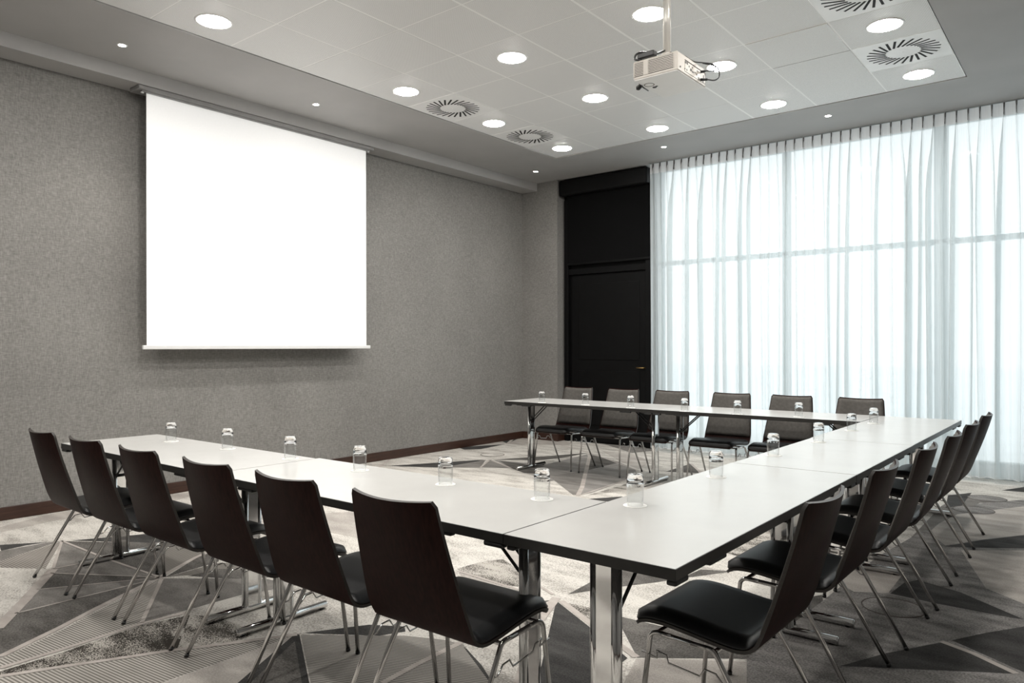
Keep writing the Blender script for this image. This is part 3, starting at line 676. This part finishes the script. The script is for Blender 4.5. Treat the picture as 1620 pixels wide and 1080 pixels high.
b = MB(); b.box(-.70, .70, .048, .062, -.93, -.9, 0, .005); b.build('bottom_bar', M['black'], o)

# glazed front with frame, behind the voile ------------------------------------------
wn = MB()
mull = [(-4.57, .03), (-2.93, .035), (-1.33, .06), (.27, .035), (1.37, .03)]
for x, hw in mull: wn.box(x - hw, x + hw, 8.78, 8.9, .12, 3.66, 0, .004)
wn.box(-4.6, XR, 8.78, 8.9, 2.395, 2.445, 0, .004); wn.box(-4.6, XR, 8.78, 8.9, .12, .16, 0, .004); wn.box(-4.6, XR, 8.78, 8.9, 3.635, 3.67, 0, .004)
wf = struct(wn.build('window_1', M['frame']))
for a, b2 in zip(mull[:-1], mull[1:]):
    for z0, z1 in ((.16, 2.395), (2.445, 3.635)):
        p = MB(); p.box(a[0] + a[1], b2[0] - b2[1], 8.835, 8.841, z0, z1); p.build('pane', M['pane'], wf)

# voile curtain ------------------------------------------------------------------------
def curtain():
    o = thing('sheer_curtain', 'floor-length sheer white pinch-pleated curtain across the window wall', 'curtain', (-4.54, YF, 0))
    p = .0985; n = int((XR - .02 + 4.54) / p); rnd = random.Random(3)
    zs = [.03, .06, .15, .3, .5, .8, 1.1, 1.5, 1.9, 2.3, 2.6, 2.85, 3.05, 3.2, 3.32, 3.42, 3.49, 3.538]
    head = [3.538, 3.58, 3.63, 3.6625]
    off = [(rnd.uniform(-.014, .014), rnd.uniform(.7, 1.3), rnd.uniform(0, 6.28), rnd.uniform(.6, 1.3), rnd.random(), rnd.choice((-1, 1, 1)) * rnd.uniform(.28, .7)) for _ in range(n + 1)]
    for i in range(3): off[i] = off[i][:2] + (0.,) + off[i][3:5] + (.35,)
    K = 20
    def section(z):
        t = max(0., min(1., (3.6 - z) / 3.2)); s = min(1, max(0, (3.6 - z) / .9))
        pts = []
        for i in range(n):
            a, am, ph, sg, q, lean = off[i]
            for k in range(K):
                u = k / K
                x = (i + u) * p + .012 * s * math.sin(ph + z * .9) * math.sin(PI * u)
                c = .5 + a * s * 6
                w = .045 + (.05 * s + .07 * t) * sg * .75
                d = (u - c) / w
                y = -(.046 + .040 * s * am) * math.exp(-d * d)
                x -= lean * min(1, s * 2) * y
                y += .012 * s * math.sin(2 * PI * u * (2 if q > .55 else 1) + ph + z * .5) * t
                y += .014 * t * math.sin(i * .9 + ph * .2 + z)
                pts.append((x, y))
        return pts
    def sheet(zl):
        vs = []; m = n * K
        for z in zl: vs += [(x, y, z + (.012 * math.sin(x * 2.1) + .008 * math.sin(x * 5.3) if z < .05 else 0)) for x, y in section(z)]
        fs = [[r * m + i, r * m + i + 1, (r + 1) * m + i + 1, (r + 1) * m + i] for r in range(len(zl) - 1) for i in range(m - 1)]
        return vs, fs
    b = MB(); v, f = sheet(zs); b.add(v, f, 0, True); b.build('voile', M['sheer'], o)
    b = MB(); v, f = sheet(head); b.add(v, f, 0, True); b.build('pleat_heading', M['tape'], o)
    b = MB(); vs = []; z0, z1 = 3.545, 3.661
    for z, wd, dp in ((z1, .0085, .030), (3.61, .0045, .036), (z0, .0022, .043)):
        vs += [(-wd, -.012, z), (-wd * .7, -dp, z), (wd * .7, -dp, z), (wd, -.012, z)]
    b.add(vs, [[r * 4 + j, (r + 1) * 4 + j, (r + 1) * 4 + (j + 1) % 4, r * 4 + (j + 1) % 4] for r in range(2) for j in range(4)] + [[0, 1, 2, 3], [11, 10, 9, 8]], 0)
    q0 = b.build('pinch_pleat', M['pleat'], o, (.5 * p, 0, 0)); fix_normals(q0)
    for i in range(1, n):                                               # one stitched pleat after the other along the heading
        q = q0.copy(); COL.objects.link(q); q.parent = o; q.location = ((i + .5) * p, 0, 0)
    b = MB(); v, f = sheet([.03, .055]); b.add([(x, y - .001, z) for x, y, z in v], f, 0, True); b.build('hem', M['tape'], o)
curtain()
b = MB(); b.box(-4.56, XR, YF - .004, YF + .016, 3.664, 3.674); tag(b.build('curtain_rail', M['frame']), 'slim rail at the ceiling from which the sheer curtain hangs', 'curtain rail')

# outdoors --------------------------------------------------------------------------------
b = MB(); b.box(-40, 40, 9.3, 60, -.4, -.2); struct(b.build('pavement', M['ground']))

# tables --------------------------------------------------------------------------------
def make_table(name_label, L, W):
    """long axis = local x, origin on the floor under the centre"""
    o = thing('conference_table', name_label, 'table', (0, 0, 0), 0, 'tables pushed together into a U')
    h = .033
    t = MB(); hx, hy = L / 2 - .001, W / 2 - .001
    t.box(-hx, hx, -hy, hy, TZ - h, TZ - .0012, 1, .0012, 2)
    t.box(-hx + .0014, hx - .0014, -hy + .0014, hy - .0014, TZ - .0016, TZ, 0, .0006, 1)
    t.build('table_top', [M['top'], M['edge']], o)
    for s in (-1, 1):
        x = s * (L / 2 - .13)
        l = MB()
        for sy in (-1, 1): l.tube([(x, sy * .036, .03), (x, sy * .036, TZ - .05)], .0175, 18)
        l.box(x - .0145, x + .0145, -.036, .036, .03, TZ - .05, 0)
        leg = l.build('leg', M['chrome'], o)
        f = MB(); f.tube([(x, -.245, .019), (x, .245, .019)], .0185, 20)
        for sy in (-1, 1): f.tube([(x, sy * .245, .019), (x, sy * .248, .019)], .0165, 20)
        f.build('foot', M['chrome'], leg)
        for sy in (-1, 1):
            g_ = MB(); g_.lathe([(0, 0), (.012, 0), (.012, .004)], x, sy * .22, 12); g_.build('glide', M['black_plastic'], leg)
        k = MB(); k.box(x - .05, x + .05, -.2, .2, TZ - h - .018, TZ - h, 0, .004); k.box(x - .03, x + .03, -.07, .07, TZ - h - .035, TZ - h - .015, 0, .004)
        k.build('bracket', M['black_plastic'], leg)
        d = MB()
        for sy in (-.03, .03): d.tube([(x - s * .015, sy, TZ - .22), (x - s * .22, sy, TZ - h - .004)], .006, 8)
        d.tube([(x - s * .018, -.03, TZ - .22), (x - s * .018, .03, TZ - .22)], .009, 8)
        d.build('folding_strut', M['black_plastic'], leg)
        for sy in (-1, 1):
            q = MB(); xx = s * (L / 2 - .045); yy = sy * (W / 2 - .02)
            q.box(xx - .04, xx + .04, yy - .018, yy + .012, TZ - h - .017, TZ - h, 0, .006, 2)
            q.build('edge_bumper', M['black_plastic'], o); q = MB()
            xx = s * (L / 2 - .29); q.box(xx - .06, xx + .06, yy - .016, yy + .012, TZ - h - .014, TZ - h, 0, .006, 2)
            q.build('stacking_bumper', M['black_plastic'], o)
    return o
def place_table(x0, x1, y0, y1, along, label):
    L, W = (x1 - x0, y1 - y0) if along == 'x' else (y1 - y0, x1 - x0)
    o = make_table(label, L - .003, W); o.location = ((x0 + x1) / 2, (y0 + y1) / 2, 0); o.rotation_euler.z = 0 if along == 'x' else PI / 2
    return o
place_table(-4.985, -3.233, 1.780, 2.372, 'x', 'left table nearest the grey wall, below the projection screen')
place_table(-3.233, -1.466, 1.776, 2.392, 'x', 'left table meeting the near corner, behind the three closest chairs of the left row')
place_table(-1.466, -.878, 1.774, 3.590, 'y', 'table with its free corner closest to the camera')
place_table(-1.464, -.878, 3.590, 4.868, 'y', 'short middle table of the right-hand row')
place_table(-1.470, -.880, 4.868, 6.764, 'y', 'table at the far right corner of the U, in front of the curtain')
place_table(-5.062, -3.28, 6.150, 6.775, 'x', 'far table at the dark doorway side, its left end free')
place_table(-3.28, -1.472, 6.140, 6.772, 'x', 'far table between the doorway-side table and the right-hand row')

# chairs ------------------------------------------------------------------------------------
def profile(n=34):
    """side line of the seat shell (y forward, z up), from the top of the back to the front of the seat"""
    key = [(-.072, .864), (-.048, .78), (-.015, .68), (.022, .58), (.058, .49), (.086, .438), (.112, .412), (.150, .402), (.22, .406), (.31, .417), (.40, .426), (.46, .424), (.497, .412), (.517, .396)]
    P = [Vector((0, y, z)) for y, z in key]; Q = smooth(P, 8)
    # resample evenly
    d = [0]
    for a, b_ in zip(Q, Q[1:]): d.append(d[-1] + (b_ - a).length)
    out = []
    for i in range(n):
        t = d[-1] * i / (n - 1)
        k = max(j for j in range(len(d)) if d[j] <= t + 1e-9); k = min(k, len(Q) - 2)
        f = (t - d[k]) / max(d[k + 1] - d[k], 1e-9); out.append(Q[k].lerp(Q[k + 1], f))
    return out, d[-1]
PR, PLEN = profile(44)
def shell_pt(s, u, off):
    """s along the profile 0..1, u across -1..1, off along the sitter-side normal"""
    i = min(int(s * (len(PR) - 1)), len(PR) - 2); f = s * (len(PR) - 1) - i
    p = PR[i].lerp(PR[i + 1], f)
    a = PR[max(i - 1, 0)]; b_ = PR[min(i + 2, len(PR) - 1)]
    d = (b_ - a).normalized(); nrm = Vector((0, -d.z, d.y)) * 1.0     # points to the sitter
    if nrm.y < 0 and s < .4: nrm = -nrm
    if s < .45: w = .374 + (.456 - .374) * (s / .45)
    else: w = .456 - .016 * (s - .45) / .55
    if s > .9: w -= .03 * ((s - .9) / .1) ** 2
    cv = .036 * max(0, 1 - s / .52) ** .8
    x = u * w / 2
    return Vector((x, p.y, p.z)) + nrm * (cv * u * u + off)
def slab(s0, s1, ins, t0, t1, ns=28, nu=12, dome=0., mats=(0, 0), rad=.0):
    """closed sheet between offsets t0 and t1 along the shell; ins narrows it at the sides; dome puffs the face"""
    b = MB(); vs = []; fs = []
    def U(s, u):
        return u * (1 - ins)
    for lay in (0, 1):
        for i in range(ns + 1):
            a = i / ns; s = s0 + (s1 - s0) * a
            for j in range(nu + 1):
                u = -1 + 2 * j / nu
                e = 1.
                if dome:
                    ex = min(1, (1 - abs(u)) / .14); ey = min(1, min(a, 1 - a) / .07)
                    e = math.sqrt(max(0, 1 - (1 - ex) ** 2)) * math.sqrt(max(0, 1 - (1 - ey) ** 2)); e = .25 + .75 * e
                uu = U(s, u)
                if rad:
                    dd = min(a, 1 - a) * (s1 - s0) * PLEN
                    if dd < rad: uu *= 1 - (rad - math.sqrt(max(0, rad * rad - (rad - dd) ** 2))) / .21
                vs.append(shell_pt(s, uu, t0 if lay == 0 else t0 + (t1 - t0) * e))
    m = nu + 1; N_ = (ns + 1) * m
    idx = lambda l, i, j: l * N_ + i * m + j
    f0, f1, fe = [], [], []
    for i in range(ns):
        for j in range(nu):
            f0.append([idx(0, i, j), idx(0, i + 1, j), idx(0, i + 1, j + 1), idx(0, i, j + 1)])
            f1.append([idx(1, i, j), idx(1, i, j + 1), idx(1, i + 1, j + 1), idx(1, i + 1, j)])
        fe.append([idx(0, i, 0), idx(1, i, 0), idx(1, i + 1, 0), idx(0, i + 1, 0)])
        fe.append([idx(0, i, nu), idx(0, i + 1, nu), idx(1, i + 1, nu), idx(1, i, nu)])
    for j in range(nu):
        fe.append([idx(0, 0, j), idx(0, 0, j + 1), idx(1, 0, j + 1), idx(1, 0, j)])
        fe.append([idx(0, ns, j), idx(1, ns, j), idx(1, ns, j + 1), idx(0, ns, j + 1)])
    b.v = [tuple(v) for v in vs]
    for L_, mi, sm in ((f0, mats[0], True), (f1, mats[0], True), (fe, mats[1], bool(dome))):
        b.f += L_; b.mi += [mi] * len(L_); b.sm += [sm] * len(L_)
    return b
def make_chair(label):
    """origin on the floor midway between the rear feet, facing +y"""
    o = thing('conference_chair', label, 'chair')
    sh = slab(0, 1, 0, -.0055, .0055, 46, 14, mats=(0, 1), rad=.012).build('shell', [M['shellwood'], M['shelledge']], o); fix_normals(sh)
    sh.data.set_sharp_from_angle(angle=math.radians(40))
    c = slab(.012, .475, .035, .0058, .022, 26, 12, 1., rad=.009).build('back_cushion', M['backfab'], o); fix_normals(c)
    c = slab(.52, .995, .01, .0058, .036, 30, 14, 1., rad=.03).build('seat_cushion', M['seatfab'], o); fix_normals(c)
    r = .0086
    for s in (-1, 1):
        rear = [(s * .240, 0, .004)] + arc((s * .240, 0, .004), (s * .226, .225, .388), (s * .226, .40, .395), .03) + [(s * .226, .30, .391)]
        b = MB(); b.tube(rear, r, 14); lg = b.build('leg', M['chair_chrome'], o)
        b = MB(); b.tube([(s * .240, -.0008, 0), (s * .2395, .006, .012)], .0098, 12); b.build('foot_cap', M['black_plastic'], lg)
        front = [(s * .245, .485, .004)] + arc((s * .245, .485, .004), (s * .226, .445, .397), (s * .226, .30, .391), .03) + [(s * .226, .37, .394)]
        b = MB(); b.tube(front, r, 14); lg = b.build('leg', M['chair_chrome'], o)
        b = MB(); b.tube([(s * .245, .4852, 0), (s * .2445, .484, .012)], .0098, 12); b.build('foot_cap', M['black_plastic'], lg)
        b = MB(); b.tube([(s * .226, .30, .391), (s * .226, .37, .394)], r, 14, cap=False); b.build('side_rail', M['chair_chrome'], o)
        # wire that couples a row of chairs
        x = s * .2335
        y0 = .175; 
        w_ = [(x, .172, .292), (x + s * .004, .19, .296), (x + s * .004, .215, .322), (x + s * .004, .25, .326), (x + s * .004, .268, .300), (x + s * .004, .375, .312),
              (x + s * .012, .378, .338), (x + s * .012, .412, .346), (x + s * .004, .416, .318), (x, .474, .325)]
        b = MB(); b.tube(w_, .0032, 8); b.build('linking_wire', M['chair_chrome'], o)
    for y, z in ((.222, .384), (.425, .392)):
        b = MB(); b.tube([(-.222, y, z), (.222, y, z)], .0075, 12); b.build('cross_bar', M['chair_chrome'], o)
    b = MB()
    for sx in (-1, 1):
        b.box(sx * .12 - .02, sx * .12 + .02, .214, .232, .386, .402, 0, .003); b.box(sx * .12 - .02, sx * .12 + .02, .415, .435, .394, .420, 0, .003)
    b.build('seat_bracket', M['black_plastic'], o)
    return o
GL = 'dark chairs with their backs to the camera along the left tables'
GR = 'dark chairs along the outside of the right-hand tables'
GF = 'chairs facing the camera behind the far tables'
chair0 = make_chair('x')
ROWL = [(-4.59, 'leftmost dark wood chair, next to the grey wall'), (-4.014, 'second dark wood chair from the grey wall, backing onto the camera'),
        (-3.437, 'third dark wood chair from the grey wall, backing onto the camera'), (-2.835, 'fourth dark wood chair from the grey wall, at the seam of the left tables'),
        (-2.292, 'second-closest dark wood chair of the left row'), (-1.722, 'closest dark wood chair of the left row, black seat seen beside the table leg')]
ROWR = [(-.715, 2.39, 'closest chair on the right, black seat in front of the table corner'), (-.70, 3.12, 'second chair from the camera along the right-hand tables'),
        (-.675, 3.83, 'third chair from the camera along the right-hand tables'), (-.66, 4.465, 'fourth chair from the camera along the right-hand tables'),
        (-.662, 5.16, 'fifth chair from the camera along the right-hand tables, second from the curtain end'), (-.665, 5.88, 'farthest chair of the right-hand row, nearest the curtain')]
ROWF = [(-4.665, 'first chair of the far row, in front of the dark doorway at the grey pier'), (-4.08, 'far-row chair fully in front of the black doorway panel'),
        (-3.50, 'far-row chair at the curtain edge, third from the left'), (-2.86, 'far-row chair fourth from the left, right of the chrome table leg pair'),
        (-2.28, 'far-row chair fifth from the left, against the bright curtain'), (-1.68, 'far-row chair at the right end, behind the corner of the tables')]
first = True
def place(x, y, rz, label, group):
    global first
    if first:
        chair0.location = (x, y, 0); chair0.rotation_euler.z = rz; chair0['label'] = label; chair0['group'] = group; first = False; return
    dup(chair0, (x, y, 0), rz, label, group)
for x, l in ROWL: place(x, 1.58, random.uniform(-.02, .02), l, GL)
for x, y, l in ROWR: place(x, y, PI / 2 + random.uniform(-.02, .02), l, GR)
for x, l in ROWF: place(x, 6.97, PI + random.uniform(-.02, .02), l, GF)

# glasses on coasters -------------------------------------------------------------------------
def make_glass(label):
    b = MB()
    out = [(.0295, .0), (.0312, .03), (.0318, .07), (.0312, .098), (.0295, .108), (.026, .1145), (.02, .1165), (.0, .1165)]
    inn = [(.0, .093), (.02, .0925), (.026, .089), (.0287, .08), (.0298, .06), (.0292, .03), (.0280, .0)]
    b.lathe(out + inn, n=40, closed=True)
    o = b.build('drinking_glass', [M['thin_glass'], M['glass']]); fix_normals(o)
    for p in o.data.polygons:
        if p.center.z > .078: p.material_index = 1
    return tag(o, label, 'glass')
def make_coaster(label):
    b = MB(); b.lathe([(.0, .0), (.0435, .0), (.044, .0006), (.0435, .0014), (.0, .0014)], n=40)
    return tag(b.build('coaster', M['paper']), label, 'coaster')
k = .834
GP = [(-5.432, 2.687), (-4.721, 2.729), (-3.994, 2.734), (-3.301, 2.719), (-2.624, 2.716), (-2.019, 2.727), (-1.616, 2.873), (-1.627, 3.769), (-1.662, 4.743), (-1.635, 5.616), (-1.643, 6.552), (-1.635, 7.270),
      (-5.508, 7.441), (-4.888, 7.485), (-4.230, 7.422), (-3.546, 7.385), (-2.965, 7.409), (-2.377, 7.515)]
WH = ['%s nearest the grey wall, at the free end of the left tables', '%s second from the grey wall on the left tables', '%s at the seam between the two left tables',
      '%s fourth from the grey wall on the left tables', '%s fifth from the grey wall on the left tables', '%s on the left table right before the corner seam',
      '%s on the near corner table, closest to the camera on that side', '%s second from the camera along the right-hand tables', '%s on the short middle table, third from the camera on the right',
      '%s fourth from the camera along the right-hand tables', '%s fifth from the camera along the right-hand tables, by the inner corner', '%s farthest from the camera along the right-hand tables, by the far corner',
      '%s at the left end of the far tables, by the grey pier', '%s second from the left on the far tables', '%s third from the left on the far tables', '%s fourth from the left on the far tables',
      '%s fifth from the left on the far tables', '%s sixth from the left on the far tables, nearest the corner']
g0 = c0 = None
for (x, y), wh in zip(GP, WH):
    x *= k; y *= k
    lg = wh % 'upturned clear glass'; lc = wh % 'white coaster'
    if g0 is None:
        g0 = make_glass(lg); c0 = make_coaster(lc); g, c_ = g0, c0
        g['group'] = 'upturned glasses on the tables'; c_['group'] = 'white coasters on the tables'
    else:
        g = g0.copy(); COL.objects.link(g); g['label'] = lg
        c_ = c0.copy(); COL.objects.link(c_); c_['label'] = lc
    c_.location = (x, y, TZ); g.location = (x, y, TZ + .0014)

# carpet-covered floor boxes ----------------------------------------------------------------------
FB = [(-.842, 4.138, 'round carpeted floor box lid behind the right-hand chairs, closest to the camera'), (-.80, 7.60, 'round carpeted floor box lid nearest the curtain on the right'),
      (-.83, 7.0, 'round carpeted floor box lid beyond the farthest right-hand chair'), (-5.883, 6.921, 'round carpeted floor box lid near the screen wall, left of the far tables')]
f0 = None
for i, (x, y, l) in enumerate(FB):
    if f0 is None:
        f0 = thing('floor_box', l, 'floor box', (x, y, 0), 0, 'round floor box lids in the carpet')
        b = MB(); b.lathe([(.0, .0006), (.138, .0008), (.141, .0002)], n=48); b.build('carpet_lid', CM['G'], f0)
        b = MB(); b.lathe([(.141, .0002), (.142, .0016), (.148, .0016), (.149, .0002)], n=48); b.build('rim', M['projgrey'], f0)
    else:
        d = dup(f0, (x, y, 0), 0, l)
        if i == 3:
            for q in d.children:
                if q.name.startswith('carpet_lid'): q.data = q.data.copy(); q.data.materials[0] = CM['C']

# light -----------------------------------------------------------------------------------------------
W = bpy.data.worlds.new('overcast_sky'); SC.world = W; W.use_nodes = True
nt = W.node_tree; bg = nt.nodes['Background']
tc = nt.nodes.new('ShaderNodeTexCoord'); sp = nt.nodes.new('ShaderNodeSeparateXYZ'); rp = nt.nodes.new('ShaderNodeValToRGB')
nt.links.new(tc.outputs['Generated'], sp.inputs[0])
nt.links.new(sp.outputs['Z'], rp.inputs[0]); nt.links.new(rp.outputs[0], bg.inputs[0])
rp.color_ramp.elements[0].position = 0; rp.color_ramp.elements[0].color = (1, 1, 1, 1)
rp.color_ramp.elements[1].position = .6; rp.color_ramp.elements[1].color = (.93, .975, 1, 1)
bg.inputs[1].default_value = SKY
PLight = bpy.data.lights.new('window_daylight', 'AREA'); PLight.shape = 'RECTANGLE'; PLight.size = XR + 4.4; PLight.size_y = 3.3
PLight.cycles.is_portal = True
po = bpy.data.objects.new('window_daylight', PLight); COL.objects.link(po); po.location = ((XR - 4.4) / 2, 8.95, 1.85); po.rotation_euler = (-PI / 2, 0, 0)

# projector beam: a square white picture on the screen
L = bpy.data.lights.new('projector_beam', 'SPOT'); L.energy = BEAM; L.spot_size = math.radians(60); L.spot_blend = 0; L.shadow_soft_size = .012
L.use_nodes = True; nt = L.node_tree; N, K = nt.nodes, nt.links
em = N['Emission']
ge = N.new('ShaderNodeNewGeometry')
ss = N.new('ShaderNodeSeparateXYZ'); K.new(ge.outputs['Incoming'], ss.inputs[0])
LX, LY, LZ = px - .20, py - .05, pz + .06
D = LX + 6.42
def div(a, b_):
    d = N.new('ShaderNodeMath'); d.operation = 'DIVIDE'; K.new(a, d.inputs[0]); K.new(b_, d.inputs[1]); return d.outputs[0]
def band(v, lo, hi):
    g1 = N.new('ShaderNodeMath'); g1.operation = 'GREATER_THAN'; g1.inputs[1].default_value = lo; K.new(v, g1.inputs[0])
    g2 = N.new('ShaderNodeMath'); g2.operation = 'LESS_THAN'; g2.inputs[1].default_value = hi; K.new(v, g2.inputs[0])
    m_ = N.new('ShaderNodeMath'); m_.operation = 'MULTIPLY'; K.new(g1.outputs[0], m_.inputs[0]); K.new(g2.outputs[0], m_.inputs[1]); return m_.outputs[0]
# ratio of the lateral to the forward part of the ray, seen from the lens (forward is -x)
ry = div(ss.outputs['Y'], ss.outputs['X']); rz = div(ss.outputs['Z'], ss.outputs['X'])
ya, yb = (2.968 - LY) / -D, (5.379 - LY) / -D
za, zb = (1.352 - LZ) / -D, (3.515 - LZ) / -D
mm = N.new('ShaderNodeMath'); mm.operation = 'MULTIPLY'
K.new(band(ry, min(ya, yb), max(ya, yb)), mm.inputs[0]); K.new(band(rz, min(za, zb), max(za, zb)), mm.inputs[1])
K.new(mm.outputs[0], em.inputs['Strength'])
lo = bpy.data.objects.new('projector_beam', L); COL.objects.link(lo); lo.location = (LX, LY, LZ)
lo.rotation_euler = Vector((-D, 4.17 - LY, 2.43 - LZ)).to_track_quat('-Z', 'Y').to_euler()

# camera ------------------------------------------------------------------------------------------------
cam = bpy.data.cameras.new('camera'); co = bpy.data.objects.new('camera', cam); COL.objects.link(co)
cam.sensor_width = 36; cam.lens = 1164.766 / 1620 * 36; cam.shift_y = 8.468 / 1620; cam.clip_start = .05; cam.clip_end = 200
co.matrix_world = Matrix.Translation((0, 0, 1.329)) @ Matrix.Rotation(.677677, 4, 'Z') @ Matrix.Rotation(PI / 2, 4, 'X') @ Matrix.Rotation(-.001776, 4, 'Z')
SC.camera = co
SC.view_settings.view_transform = 'Standard'; SC.view_settings.look = 'None'; SC.view_settings.gamma = 1
SC.view_settings.use_curve_mapping = False; SC.view_settings.exposure = EXPO
SC.cycles.use_denoising = True
SC.cycles.max_bounces = 12; SC.cycles.diffuse_bounces = 5; SC.cycles.transparent_max_bounces = 24; SC.cycles.transmission_bounces = 10
SC.cycles.sample_clamp_indirect = 8
